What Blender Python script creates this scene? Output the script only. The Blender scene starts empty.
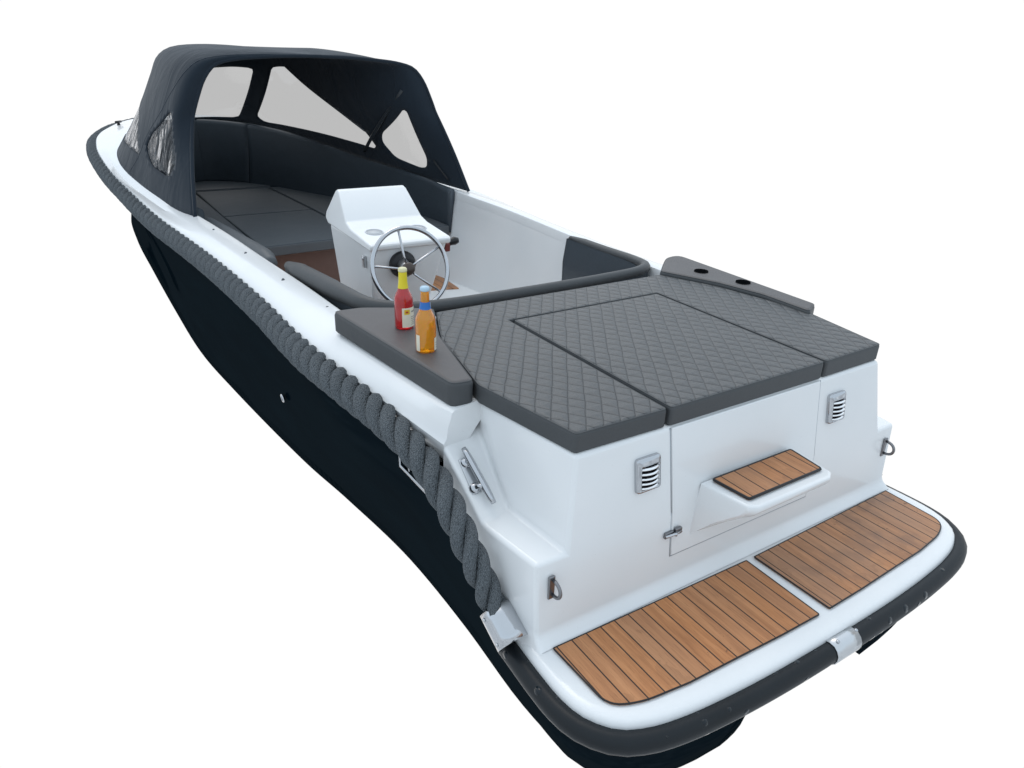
import bpy, bmesh, math, random
from mathutils import Vector, Matrix
from mathutils.geometry import delaunay_2d_cdt
random.seed(7)
SC = bpy.context.scene
COL = SC.collection

# ------------------------------------------------------------------ node helpers
class NT:
    def __init__(s, name):
        s.m = bpy.data.materials.new(name); s.m.use_nodes = True
        s.t = s.m.node_tree; s.n = s.t.nodes
        s.b = s.n['Principled BSDF']; s.out = s.n['Material Output']
    def new(s, t, **k):
        n = s.n.new(t)
        for a, v in k.items(): setattr(n, a, v)
        return n
    def link(s, a, b): s.t.links.new(a, b)
    def math(s, op, a, b=None, clamp=False):
        n = s.new('ShaderNodeMath', operation=op); n.use_clamp = clamp
        for i, v in enumerate((a, b)):
            if v is None: continue
            if isinstance(v, (int, float)): n.inputs[i].default_value = v
            else: s.link(v, n.inputs[i])
        return n.outputs[0]
    def xyz(s):
        g = s.new('ShaderNodeNewGeometry'); x = s.new('ShaderNodeSeparateXYZ')
        s.link(g.outputs['Position'], x.inputs[0]); return x.outputs, g.outputs['Position']
    def noise(s, scale, detail=4, rough=.55, vec=None, dist=0):
        n = s.new('ShaderNodeTexNoise'); n.inputs['Scale'].default_value = scale
        n.inputs['Detail'].default_value = detail; n.inputs['Roughness'].default_value = rough
        n.inputs['Distortion'].default_value = dist
        if vec is not None: s.link(vec, n.inputs['Vector'])
        return n.outputs[0]
    def scale(s, vec, sc):
        n = s.new('ShaderNodeMapping'); n.inputs['Scale'].default_value = sc
        s.link(vec, n.inputs['Vector']); return n.outputs[0]
    def ramp(s, fac, stops):
        r = s.new('ShaderNodeValToRGB'); e = r.color_ramp.elements
        while len(e) < len(stops): e.new(.5)
        for i, (p, c) in enumerate(stops):
            e[i].position = p; e[i].color = (*c, 1) if len(c) == 3 else c
        s.link(fac, r.inputs[0]); return r.outputs[0]
    def mixc(s, fac, a, b):
        n = s.new('ShaderNodeMix', data_type='RGBA')
        if isinstance(fac, (int, float)): n.inputs[0].default_value = fac
        else: s.link(fac, n.inputs[0])
        for i, v in ((6, a), (7, b)):
            if isinstance(v, tuple): n.inputs[i].default_value = (*v, 1)
            else: s.link(v, n.inputs[i])
        return n.outputs[2]
    def bump(s, h, strength=.3, dist=.005, normal=None):
        n = s.new('ShaderNodeBump'); n.inputs['Strength'].default_value = strength
        n.inputs['Distance'].default_value = dist; s.link(h, n.inputs['Height'])
        if normal is not None: s.link(normal, n.inputs['Normal'])
        return n.outputs[0]
    def set(s, **k):
        for a, v in k.items():
            i = s.b.inputs[a.replace('_', ' ')]
            if isinstance(v, tuple): i.default_value = (*v, 1)
            elif isinstance(v, (int, float)): i.default_value = v
            else: s.link(v, i)
        return s

def mat_gelcoat():
    t = NT('white_gelcoat'); _, P = t.xyz()
    n = t.noise(2.2, 3, .5, P)
    c = t.ramp(n, [(.3, (.77, .785, .79)), (.7, (.82, .825, .825))])
    sp = t.noise(160, 2, .5, P)
    sp = t.math('GREATER_THAN', sp, .735)
    c = t.mixc(t.math('MULTIPLY', sp, .35), c, (.62, .62, .60))
    t.set(Base_Color=c, Roughness=.22, Specular_IOR_Level=.42, Coat_Weight=.25, Coat_Roughness=.08,
          Normal=t.bump(t.noise(5, 3, .5, P), .06, .01))
    return t.m
def mat_hull():
    t = NT('black_gelcoat'); _, P = t.xyz()
    n = t.noise(3, 4, .6, t.scale(P, (1, .5, 2)))
    df = t.new('ShaderNodeBsdfDiffuse'); t.link(t.ramp(n, [(.3, (.0012, .0034, .0055)), (.75, (.0022, .0062, .0092))]), df.inputs[0])
    gl = t.new('ShaderNodeBsdfGlossy'); gl.inputs['Roughness'].default_value = .1; gl.inputs[0].default_value = (.62, .84, 1, 1)
    t.link(t.bump(t.noise(1.1, 1, .4, t.scale(P, (1, .5, 1.3)), .8), .45, .2), gl.inputs['Normal'])
    mx = t.new('ShaderNodeMixShader'); mx.inputs[0].default_value = .008
    t.link(df.outputs[0], mx.inputs[1]); t.link(gl.outputs[0], mx.inputs[2]); t.link(mx.outputs[0], t.out.inputs[0])
    return t.m
def leather(name, base, lo=.75, bump=.25):
    t = NT(name); _, P = t.xyz()
    big = t.noise(6, 4, .6, P); fine = t.noise(520, 2, .5, P)
    c = t.mixc(big, tuple(v*lo for v in base), base)
    h = t.math('ADD', t.math('MULTIPLY', big, 2.5), t.math('MULTIPLY', fine, .25))
    t.set(Base_Color=c, Roughness=t.math('ADD', .42, t.math('MULTIPLY', big, .2)), Specular_IOR_Level=.42,
          Normal=t.bump(h, bump, .006))
    return t.m
def mat_quilt():
    t = NT('quilted_grey_leatherette'); (x, y, z), P = t.xyz()
    wob = t.math('MULTIPLY', t.math('SUBTRACT', t.noise(9, 2, .5, P), .5), .011)
    def fam(sx):
        d = t.math('ADD', t.math('ADD', t.math('MULTIPLY', x, .812), t.math('MULTIPLY', y, .584*sx)), wob)
        d = t.math('DIVIDE', d, .048)
        f = t.math('ABSOLUTE', t.math('SUBTRACT', t.math('FRACT', t.math('ADD', d, 50.0)), .5))   # .5 on a seam, 0 mid
        return t.math('MULTIPLY', t.math('SUBTRACT', .5, f), .048)                                 # metres to the seam
    a, b = fam(1), fam(-1)
    d = t.math('MINIMUM', a, b)
    seam = t.math('SUBTRACT', 1, t.math('DIVIDE', d, .0028, True), True)
    puff = t.math('POWER', t.math('DIVIDE', d, .02, True), .55)
    big = t.noise(5, 4, .6, P)
    # fine woven emboss
    w = t.math('SINE', t.math('MULTIPLY', t.math('ADD', t.math('MULTIPLY', x, .3), y), 900))
    fine = t.noise(430, 2, .5, P)
    base = t.mixc(big, (.062, .066, .069), (.088, .092, .095))
    base = t.mixc(t.math('MULTIPLY', fine, .5), base, (.055, .059, .062))
    c = t.mixc(t.math('MULTIPLY', seam, .8), base, (.018, .021, .025))
    h = t.math('ADD', t.math('MULTIPLY', puff, 1.0), t.math('ADD', t.math('MULTIPLY', fine, .12), t.math('MULTIPLY', w, .02)))
    h = t.math('ADD', h, t.math('MULTIPLY', big, 1.6))
    t.set(Base_Color=c, Roughness=.45, Specular_IOR_Level=.5, Normal=t.bump(h, .9, .007))
    return t.m
def mat_teak(name, along, pitch, off=0.0):
    """planks running along y (dark caulking every pitch in x)"""
    t = NT(name); (x, y, z), P = t.xyz()
    if along == 'x': x, y = y, x
    d = t.math('DIVIDE', t.math('ADD', x, 10+off), pitch)
    idx = t.math('FLOOR', d); f = t.math('ABSOLUTE', t.math('SUBTRACT', t.math('FRACT', d), .5))
    caulk = t.math('GREATER_THAN', f, .5-.0022/pitch)
    rnd = t.new('ShaderNodeTexWhiteNoise', noise_dimensions='1D'); t.link(idx, rnd.inputs['W'])
    shift = t.math('MULTIPLY', rnd.outputs['Value'], 7)
    cmb = t.new('ShaderNodeCombineXYZ')
    t.link(t.math('MULTIPLY', x, 46), cmb.inputs[0]); t.link(t.math('ADD', t.math('MULTIPLY', y, 3.2), shift), cmb.inputs[1]); t.link(shift, cmb.inputs[2])
    g = t.noise(1.0, 6, .62, cmb.outputs[0], .4)
    cmb2 = t.new('ShaderNodeCombineXYZ')
    t.link(t.math('MULTIPLY', x, 320), cmb2.inputs[0]); t.link(t.math('MULTIPLY', y, 14), cmb2.inputs[1]); t.link(shift, cmb2.inputs[2])
    pores = t.noise(1.0, 3, .6, cmb2.outputs[0])
    c = t.ramp(g, [(.25, (.33, .128, .048)), (.5, (.50, .215, .086)), (.78, (.64, .30, .130))])
    c = t.mixc(t.math('MULTIPLY', rnd.outputs['Value'], .5), c, (.40, .23, .14))
    gry = t.noise(1.3, 3, .6, P)
    c = t.mixc(t.ramp(t.math('ADD', gry, t.math('MULTIPLY', x, .22)), [(.45, (0, 0, 0)), (.85, (.55, .55, .55))]), c, (.30, .205, .15))
    wet = t.math('MULTIPLY', t.ramp(t.noise(5.5, 4, .62, P), [(.50, (0, 0, 0)), (.60, (1, 1, 1))]), t.math('ADD', .35, t.math('MULTIPLY', x, .7), True))
    c = t.mixc(t.math('MULTIPLY', wet, .55), c, (.17, .085, .045))
    spk = t.noise(34, 3, .7, P); sarea = t.noise(3.0, 2, .5, P)
    dirt = t.math('MULTIPLY', t.math('GREATER_THAN', spk, .66), t.math('GREATER_THAN', sarea, .53))
    c = t.mixc(t.math('MULTIPLY', dirt, .55), c, (.10, .055, .035))
    c = t.mixc(t.math('MULTIPLY', t.math('GREATER_THAN', pores, .6), .3), c, (.17, .075, .035))
    blot = t.noise(4.5, 4, .65, P)
    c = t.mixc(t.math('MULTIPLY', t.math('GREATER_THAN', blot, .62), .16), c, (.16, .075, .04))
    c = t.mixc(caulk, c, (.040, .026, .020))
    h = t.math('ADD', t.math('MULTIPLY', caulk, -1), t.math('MULTIPLY', pores, .12))
    t.set(Base_Color=c, Roughness=t.math('SUBTRACT', t.math('ADD', .45, t.math('MULTIPLY', g, .2)), t.math('MULTIPLY', wet, .28)), Specular_IOR_Level=.3, Normal=t.bump(h, .4, .003))
    return t.m
def mat_rope():
    t = NT('grey_braided_rope'); _, P = t.xyz()
    v = t.new('ShaderNodeTexVoronoi'); v.inputs['Scale'].default_value = 210; t.link(t.scale(P, (1, 1, .6)), v.inputs['Vector'])
    n = t.noise(7, 4, .6, P); f = t.noise(380, 2, .5, P)
    c = t.mixc(n, (.165, .185, .200), (.265, .290, .308))
    c = t.mixc(t.math('MULTIPLY', v.outputs['Distance'], .9, True), c, (.08, .092, .102))
    t.set(Base_Color=c, Roughness=.92, Specular_IOR_Level=.12, Normal=t.bump(t.math('ADD', f, t.math('MULTIPLY', v.outputs['Distance'], -2.5)), .9, .005))
    return t.m
def mat_rubber():
    t = NT('grey_rubber'); (x, y, z), P = t.xyz()
    n = t.noise(4, 4, .6, P)
    # standing droplets of water
    v = t.new('ShaderNodeTexVoronoi', feature='F1'); v.inputs['Scale'].default_value = 24; t.link(P, v.inputs['Vector'])
    rr = t.new('ShaderNodeSeparateColor'); t.link(v.outputs['Color'], rr.inputs[0])
    keep = t.math('GREATER_THAN', rr.outputs[0], .5)
    rad = t.math('ADD', .09, t.math('MULTIPLY', rr.outputs[1], .24))
    q = t.math('DIVIDE', v.outputs['Distance'], rad)
    dome = t.math('MULTIPLY', keep, t.math('SUBTRACT', 1, t.math('MULTIPLY', q, q), True))
    wet = t.math('GREATER_THAN', dome, .02)
    c = t.mixc(n, (.004, .0055, .007), (.012, .016, .020))
    c = t.mixc(t.math('MULTIPLY', wet, .5), c, (.014, .02, .026))
    t.set(Base_Color=c, Roughness=t.math('SUBTRACT', t.math('ADD', .34, t.math('MULTIPLY', n, .2)), t.math('MULTIPLY', wet, .36)),
          Specular_IOR_Level=.3, Normal=t.bump(t.math('ADD', dome, t.math('MULTIPLY', n, .2)), .7, .006))
    return t.m
def mat_steel(name='polished_steel', rough=.05, col=(.50, .51, .53)):
    t = NT(name); _, P = t.xyz()
    n = t.noise(30, 3, .6, P)
    t.set(Base_Color=col, Metallic=1.0, Roughness=t.math('ADD', rough, t.math('MULTIPLY', n, .12)), Normal=t.bump(t.noise(18, 2, .5, P), .1, .004))
    return t.m
def mat_canvas():
    t = NT('navy_acrylic_canvas'); (x, y, z), P = t.xyz()
    n = t.noise(2.2, 5, .6, P); f = t.noise(300, 2, .6, P)
    wr = t.noise(3.2, 3, .55, t.scale(P, (1, 1, .45)), .8)
    c = t.mixc(n, (.0125, .0185, .027), (.020, .030, .042))
    h = t.math('ADD', t.math('MULTIPLY', f, .05), t.math('MULTIPLY', wr, 3.0))
    t.set(Base_Color=c, Roughness=.9, Specular_IOR_Level=.15, Sheen_Weight=.15, Normal=t.bump(h, .35, .02))
    return t.m
def mat_window(name='grey_clear_vinyl', bstr=.05, gl=.08, nsc=3.2):
    t = NT(name); _, P = t.xyz()
    tr = t.new('ShaderNodeBsdfTransparent'); tr.inputs[0].default_value = (.54, .54, .54, 1)
    g = t.new('ShaderNodeBsdfGlossy'); g.inputs['Roughness'].default_value = .05; g.inputs[0].default_value = (.8, .82, .85, 1)
    h = t.noise(nsc, 3, .55, t.scale(P, (1, 1.3, .7)), 1.6)
    nb = t.bump(h, bstr, .05); t.link(nb, g.inputs['Normal'])
    fr = t.new('ShaderNodeFresnel'); fr.inputs[0].default_value = 1.35; t.link(nb, fr.inputs['Normal'])
    mx = t.new('ShaderNodeMixShader'); t.link(t.math('MULTIPLY', fr.outputs[0], gl, True), mx.inputs[0])
    t.link(tr.outputs[0], mx.inputs[1]); t.link(g.outputs[0], mx.inputs[2]); t.link(mx.outputs[0], t.out.inputs[0])
    return t.m
def mat_plain(name, col, rough=.5, spec=.4, metal=0, **k):
    t = NT(name); _, P = t.xyz()
    n = t.noise(40, 3, .6, P)
    t.set(Base_Color=t.mixc(n, tuple(v*.88 for v in col), col), Roughness=rough, Specular_IOR_Level=spec, Metallic=metal, **k)
    return t.m
def mat_drink(name, col, rim_shade):
    t = NT(name); (x, y, z), P = t.xyz()
    n = t.noise(60, 2, .5, P)
    lw = t.new('ShaderNodeLayerWeight'); lw.inputs[0].default_value = .45  # rim darkened by view angle: light through glass put into the colour
    t.set(Base_Color=t.mixc(t.math('POWER', lw.outputs['Facing'], 1.6), col, rim_shade), Roughness=.05, Specular_IOR_Level=.5, Transmission_Weight=.58, IOR=1.36, Coat_Weight=1.0, Coat_Roughness=.03,
          Subsurface_Weight=.25, Subsurface_Radius=(.02, .01, .005))
    return t.m
# (Subsurface_Radius is a vector: patched below)
_old = NT.set
def _set(s, **k):
    r = k.pop('Subsurface_Radius', None)
    if r: s.b.inputs['Subsurface Radius'].default_value = r
    return _old(s, **k)
NT.set = _set

M = dict(gel=mat_gelcoat(), hull=mat_hull(), quilt=mat_quilt(), leather=leather('dark_grey_and_shaded_leatherette', (.066, .071, .075)),  # the darker leather also puts shade into the colour of the pad sides
         navy=leather('navy_black_leatherette', (.050, .065, .080), .8), seat=leather('slate_leatherette', (.108, .121, .132)),
         pad=leather('warm_grey_leatherette', (.100, .095, .096)),
         teak=mat_teak('oiled_teak_planking', 'y', .0527, .0265), teakf=mat_teak('teak_floor_planking', 'y', .06),
         rope=mat_rope(), rubber=mat_rubber(), steel=mat_steel(), chrome=mat_steel('bright_chrome', .02, (.90, .91, .92)), dullsteel=mat_steel('dull_steel', .25, (.24, .24, .25)), bracket=mat_steel('bracket_steel', .08, (.55, .56, .58)), satin=mat_steel('brushed_steel', .24, (.62, .63, .64)),
         canvas=mat_canvas(), window=mat_window(), crumple=mat_window('crumpled_clear_vinyl', .7, 1.2, 4.2), black=mat_plain('black_plastic', (.012, .013, .015), .4),
         dark=mat_plain('dark_recess', (.006, .007, .009), .7, .1), trim=mat_plain('grey_trim_tape', (.12, .13, .14), .6),
         bargrey=mat_plain('dark_grey_tube', (.03, .036, .042), .35), seamgrey=mat_plain('grey_seam_line', (.40, .43, .46), .6), red=mat_plain('red_plastic', (.20, .045, .04), .4), brownhub=mat_plain('bronze_hub_plastic', (.07, .052, .042), .3),
         wood=mat_plain('mahogany_panel', (.25, .165, .14), .4), greyring=mat_plain('pale_grey_plastic', (.55, .57, .59), .4))

# ------------------------------------------------------------------ mesh helpers
BOAT = bpy.data.objects.new('motor_boat', None); COL.objects.link(BOAT); BOAT.location = (0, 3.0, -.4)
BOAT['label'] = 'motor launch with black hull, white deck, teak stern mats, quilted pads and navy hood'
BOAT['category'] = 'boat'
bpy.context.view_layer.update()

def parent(o, p):
    o.parent = p; bpy.context.view_layer.update()
    o.matrix_parent_inverse = p.matrix_world.inverted() if p.type == 'EMPTY' else p.matrix_world.inverted()
def obj(name, bm_or_data, mats, par=None, smooth=True, bevel=0, seg=3, angle=35, solid=0, subsurf=0, soff=-1):
    me = bpy.data.meshes.new(name)
    if isinstance(bm_or_data, bmesh.types.BMesh):
        bm = bm_or_data
    else:
        bm = bmesh.new(); vs = [bm.verts.new(v) for v in bm_or_data[0]]
        for f in bm_or_data[1]:
            try: bm.faces.new([vs[i] for i in f])
            except ValueError: pass
    bmesh.ops.recalc_face_normals(bm, faces=bm.faces[:])
    bm.to_mesh(me); bm.free()
    for m in (mats if isinstance(mats, (list, tuple)) else [mats]): me.materials.append(m)
    for p in me.polygons: p.use_smooth = smooth
    o = bpy.data.objects.new(name, me); COL.objects.link(o)
    if solid:
        m = o.modifiers.new('solid', 'SOLIDIFY'); m.thickness = solid; m.offset = soff
    if bevel:
        m = o.modifiers.new('bevel', 'BEVEL'); m.width = bevel; m.segments = seg; m.limit_method = 'ANGLE'; m.angle_limit = math.radians(angle)
        m.harden_normals = True
    if subsurf:
        m = o.modifiers.new('sub', 'SUBSURF'); m.levels = m.render_levels = subsurf
    if par is not None: parent(o, par)
    return o
def grid(rows, close_u=False, close_v=False):
    n = len(rows); m = len(rows[0]); V = [p for r in rows for p in r]; F = []
    for i in range(n if close_u else n-1):
        for j in range(m if close_v else m-1):
            a = i*m+j; b = i*m+(j+1) % m; c = ((i+1) % n)*m+(j+1) % m; d = ((i+1) % n)*m+j
            F.append((a, b, c, d))
    return V, F
def join(*parts):
    V = []; F = []
    for v, f in parts:
        o = len(V); V += v; F += [tuple(i+o for i in q) for q in f]
    return V, F
def prism(poly, z0, z1):
    n = len(poly); V = [(x, y, z0) for x, y in poly]+[(x, y, z1) for x, y in poly]
    F = [tuple(range(n))[::-1], tuple(range(n, 2*n))]+[(i, (i+1) % n, n+(i+1) % n, n+i) for i in range(n)]
    return V, F
def box(c, s, R=None):
    V = []
    for dx in (-1, 1):
        for dy in (-1, 1):
            for dz in (-1, 1):
                v = Vector((dx*s[0]/2, dy*s[1]/2, dz*s[2]/2))
                if R is not None: v = R @ v
                V.append(tuple(Vector(c)+v))
    return V, [(0, 1, 3, 2), (4, 6, 7, 5), (0, 4, 5, 1), (2, 3, 7, 6), (0, 2, 6, 4), (1, 5, 7, 3)]
def frame(d, up=(0, 0, 1)):
    d = Vector(d).normalized(); u = Vector(up)
    if abs(d.dot(u)) > .97: u = Vector((1, 0, 0))
    s = d.cross(u).normalized(); return s, s.cross(d).normalized(), d
def tube(pts, r, n=10, closed=False, caps=True):
    rows = []; N = len(pts); P = [Vector(p) for p in pts]; s = None
    for i in range(N):
        a = P[i-1] if (i > 0 or closed) else P[i]; b = P[(i+1) % N] if (i < N-1 or closed) else P[i]
        d = (b-a).normalized()
        if s is None: s = frame(d)[0]
        s = s-d*s.dot(d); s = s.normalized() if s.length > 1e-4 else frame(d)[0]
        u = d.cross(s); rr = r[i] if isinstance(r, (list, tuple)) else r
        rows.append([tuple(P[i]+(s*math.cos(2*math.pi*k/n)+u*math.sin(2*math.pi*k/n))*rr) for k in range(n)])
    V, F = grid(rows, closed, True)
    if caps and not closed:
        F.append(tuple(range(n))); F.append(tuple(range((N-1)*n, N*n))[::-1])
    return V, F
def lathe(prof, c=(0, 0, 0), axis=(0, 0, 1), n=24, cap=True):
    s, u, d = frame(axis, (0, 1, 0) if abs(axis[1]) < .9 else (1, 0, 0)); c = Vector(c)
    rows = [[tuple(c+d*h+(s*math.cos(2*math.pi*k/n)+u*math.sin(2*math.pi*k/n))*r) for k in range(n)] for r, h in prof]
    V, F = grid(rows, False, True)
    if cap:
        F.append(tuple(range(n))[::-1]); F.append(tuple(range((len(rows)-1)*n, len(rows)*n)))
    return V, F
def torus(c, axis, R, r, n=48, m=12):
    s, u, d = frame(axis); c = Vector(c)
    return tube([tuple(c+(s*math.cos(2*math.pi*k/n)+u*math.sin(2*math.pi*k/n))*R) for k in range(n)], r, m, True)
def round_poly(poly, rad, seg=5):
    """round the corners; rad a number or one per corner"""
    out = []; n = len(poly)
    for i in range(n):
        r = rad[i] if isinstance(rad, (list, tuple)) else rad
        p = Vector((*poly[i], 0)); a = Vector((*poly[i-1], 0))-p; b = Vector((*poly[(i+1) % n], 0))-p
        r = min(r, a.length*.48, b.length*.48)
        if r < 1e-4: out.append(poly[i]); continue
        A = p+a.normalized()*r; B = p+b.normalized()*r
        for k in range(seg+1):
            t = k/seg; q = A*(1-t)**2+p*2*t*(1-t)+B*t*t; out.append((q.x, q.y))
    return out

def cr(P, n):
    Q = []; m = len(P)
    for i in range(m-1):
        p0 = P[max(i-1, 0)]; p1 = P[i]; p2 = P[i+1]; p3 = P[min(i+2, m-1)]
        if i == 0: p0 = tuple(2*a-b for a, b in zip(p1, p2))
        if i == m-2: p3 = tuple(2*b-a for a, b in zip(p1, p2))
        d1 = math.dist(p0, p1)**.5 or 1e-6; d2 = math.dist(p1, p2)**.5 or 1e-6; d3 = math.dist(p2, p3)**.5 or 1e-6
        for k in range(16):
            t = d1+d2*k/16
            def L(a, b, ta, tb): return tuple(x+(y-x)*(t-ta)/(tb-ta) for x, y in zip(a, b))
            A1 = L(p0, p1, 0, d1); A2 = L(p1, p2, d1, d1+d2); A3 = L(p2, p3, d1+d2, d1+d2+d3)
            B1 = L(A1, A2, 0, d1+d2); B2 = L(A2, A3, d1, d1+d2+d3)
            Q.append(L(B1, B2, d1, d1+d2))
    Q.append(tuple(P[-1]))
    S = [0]
    for a, b in zip(Q[:-1], Q[1:]): S.append(S[-1]+math.dist(a, b))
    out = []; j = 0
    for i in range(n):
        s = S[-1]*i/(n-1)
        while j < len(S)-2 and S[j+1] < s: j += 1
        t = (s-S[j])/max(S[j+1]-S[j], 1e-9)
        out.append(tuple(a+(b-a)*t for a, b in zip(Q[j], Q[j+1])))
    return out
def lerp(a, b, t): return tuple(x+(y-x)*t for x, y in zip(a, b))
def table(T, y):
    if y <= T[0][0]: return T[0][1]
    for (a, p), (b, q) in zip(T[:-1], T[1:]):
        if y <= b: return p+(q-p)*(y-a)/(b-a)
    return T[-1][1]
CXT = [(3, 0), (3.6, -.05), (4.1, -.18), (4.7, -.31), (5.2, -.38), (5.6, -.40), (6.0, -.42), (6.4, -.44), (7.3, -.45)]
def cx(y): return table(CXT, y)

# ------------------------------------------------------------------ gunwale and hull lines (port, outer | inner)
G = [(.20, .904, .452, .215, .765, .555), (.34, .945, .478, .35, .79, .555), (.736, .999, .49, .74, .82, .55), (1.02, 1.03, .49, 1.0, .83, .545),
     (1.7, 1.045, .492, 1.7, .862, .54), (2.3, 1.08, .495, 2.25, .905, .54), (2.824, 1.125, .5, 2.82, .945, .54), (3.589, 1.229, .53, 3.50, 1.02, .545),
     (4.1, 1.295, .58, 3.9, 1.12, .58), (4.676, 1.365, .65, 4.34, 1.195, .625), (5.189, 1.394, .72, 4.9, 1.23, .705), (5.554, 1.382, .745, 5.35, 1.17, .76),
     (6.022, 1.331, .77, 5.85, 1.01, .805), (6.386, 1.233, .79, 6.15, .84, .83), (6.87, 1.01, .82, 6.35, .62, .845), (7.1, .75, .84, 6.42, .46, .85), (7.2, .45, .845, 6.45, .36, .85)]
def port6(r): return (-r[1], r[0], r[2], -r[4], r[3], r[5])
def stb6(r): return (2*cx(r[0])+r[1], r[0], r[2], 2*cx(r[3])+r[4], r[3], r[5])
loop = [port6(r) for r in G]+[stb6(r) for r in G[-2::-1]]
L6 = cr(loop, 241)
def outer(i): return Vector(L6[i][:3])
def inner(i): return Vector(L6[i][3:])

rows = []
for i in range(len(L6)):
    O = outer(i); I = inner(i); w = (I-O); w.z = 0; w.normalize(); Z = Vector((0, 0, 1))
    def at(t, dz): p = O.lerp(I, t); return p+Z*dz
    tc_ = table([(.2, .27), (1.3, .44)], O.y)
    rows.append([tuple(p) for p in (O+w*.03-Z*.09, O+w*.004-Z*.03, O-Z*.004, O+w*.012+Z*.010, at(tc_*.45, .45*(I.z-O.z)*.62+.004), Vector((*at(tc_-.03, 0).xy, I.z-.008)), Vector((*at(tc_+.05, 0).xy, I.z-.001)), Vector((*at(.93, 0).xy, I.z+.009)), I+Z*.004, I+w*.006-Z*.012, I+w*.012-Z*.05)])
V, F = grid(rows); n = len(rows[0])
F.append(tuple(range(n))); F.append(tuple(range(len(V)-n, len(V)))[::-1])
obj('gunwale', (V, F), M['gel'], BOAT, bevel=.010, seg=4, angle=34)

# cockpit liner, from the aft bulkhead round the bow
i0 = next(i for i in range(241) if inner(i).y > 1.05); i1 = 240-i0
FLOOR = -.15
rows = []
for i in range(i0, i1+1):
    O = outer(i); I = inner(i); w = (I-O); w.z = 0; w.normalize(); e_ = table([(2.6, .02), (3.8, .24)], I.y)
    rows.append([tuple(I+w*.006-Vector((0, 0, .03))), tuple(I+w*.03-Vector((0, 0, .12))), (*(I+w*(.07)).xy, .22), (*(I+w*(.10+e_)).xy, 0), (*(I+w*(.13+e_)).xy, FLOOR+.02), (*(I+w*(.17+e_)).xy, FLOOR-.002)])
obj('cockpit_liner', grid(rows), M['gel'], BOAT)
obj('aft_bulkhead', box((0, 1.0, .19), (1.50, .03, .68)), M['gel'], BOAT, bevel=.006)

def inset_pts(y0, y1, d, side):
    """inner gunwale line between two stations, moved inboard by d (port: side -1)"""
    out = []
    for i in range(241):
        if (i < 120) != (side < 0): continue
        I = inner(i); O = outer(i); w = (I-O); w.z = 0; w.normalize()
        q = I+w*d
        if y0 <= q.y <= y1: out.append((q.x, q.y))
    return out
# floor
pl = inset_pts(1.03, 4.0, .19, -1)+inset_pts(1.03, 4.0, .19, 1)
fl = obj('cockpit_floor', prism(pl, FLOOR-.03, FLOOR), M['teakf'], BOAT, smooth=False)
stb = inset_pts(1.03, 3.6, .11, 1)
obj('side_step', prism([(.10, 1.03), (.10, 3.6)]+stb, FLOOR+.002, -.06), M['gel'], BOAT, bevel=.02)

obj('step_teak_panel', prism([(.2, 3.5), (.2, 3.12), (.43, 3.06), (.665, 3.0), (.70, 3.5)], -.0595, -.052), M['teakf'], BOAT, smooth=False)
# ------------------------------------------------------------------ hull
H = [(-.60, .30, -.07, -.59, .36, -.38), (-.60, .55, -.07, -.57, .50, -.40), (-.55, .76, -.07, -.52, .66, -.41), (-.45, .855, -.06, -.397, .755, -.42), (-.25, .88, -.04, -.246, .775, -.42),
     (-.08, .89, .06, -.077, .785, -.42), (.1, .90, .25, .283, .782, -.41), (.34, .93, .41, .717, .80, -.40), (1.0, 1.02, .42, 1.265, .87, -.40), (1.7, 1.035, .42, 1.70, .94, -.40),
     (2.8, 1.115, .43, 2.73, 1.055, -.40), (3.6, 1.22, .46, 3.49, 1.115, -.40), (4.1, 1.285, .51, 4.3, 1.135, -.36), (4.68, 1.355, .58, 5.0, 1.18, -.20), (5.19, 1.385, .65, 5.45, 1.215, -.05),
     (5.55, 1.37, .675, 5.85, 1.20, .08), (6.0, 1.32, .70, 6.2, 1.05, .12), (6.39, 1.22, .72, 6.5, .86, .12), (6.87, 1.0, .75, 6.7, .68, .12), (7.1, .74, .77, 6.78, .56, .12), (7.18, .45, .775, 6.8, .45, .12)]
hl = cr([port6(r) for r in H]+[stb6(r) for r in H[-2::-1]], 261)
K = 9; rows = []
for i, p in enumerate(hl):
    A = Vector(p[:3]); B = Vector(p[3:]); a = hl[max(i-1, 0)]; b = hl[min(i+1, 260)]
    t = Vector(b[:3])-Vector(a[:3]); nrm = Vector((-t.y, t.x, 0)).normalized()
    rows.append([tuple(A.lerp(B, k/(K-1))+nrm*table([(2.4, .035), (3.6, -.01), (4.8, -.085), (6.5, -.08)], A.y)*math.sin(math.pi*k/(K-1))) for k in range(K)])
V, F = grid(rows)
for i in range(130):                                             # bottom, open between the pods for the drive
    a_, b_ = i*K+K-1, (i+1)*K+K-1; c_, d_ = (260-i-1)*K+K-1, (260-i)*K+K-1
    if V[b_][1] > .1: F.append((a_, b_, c_, d_))
    else:
        o_ = len(V); V += [(-.37, V[a_][1], -.36), (-.37, V[b_][1], -.36), (.37, V[c_][1], -.36), (.37, V[d_][1], -.36)]
        F += [(a_, b_, o_+1, o_), (c_, d_, o_+3, o_+2)]
o_ = len(V); V += [(-.34, .1, -.40), (.34, .1, -.40), (.3, .1, -.03), (-.3, .1, -.03), (.3, -.6, -.03), (-.3, -.6, -.03)]
F += [(o_, o_+1, o_+2, o_+3), (o_+3, o_+2, o_+4, o_+5)]
# tunnel walls between the two stern pods
for s, ii in ((-1, 0), (1, 260)):
    base = len(V); r = rows[ii]
    for p in r: V.append((p[0], .1, p[2]))
    for k in range(K-1): F.append((ii*K+k, ii*K+k+1, base+k+1, base+k))
hull = obj('hull', (V, F), M['hull'], BOAT)

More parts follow.
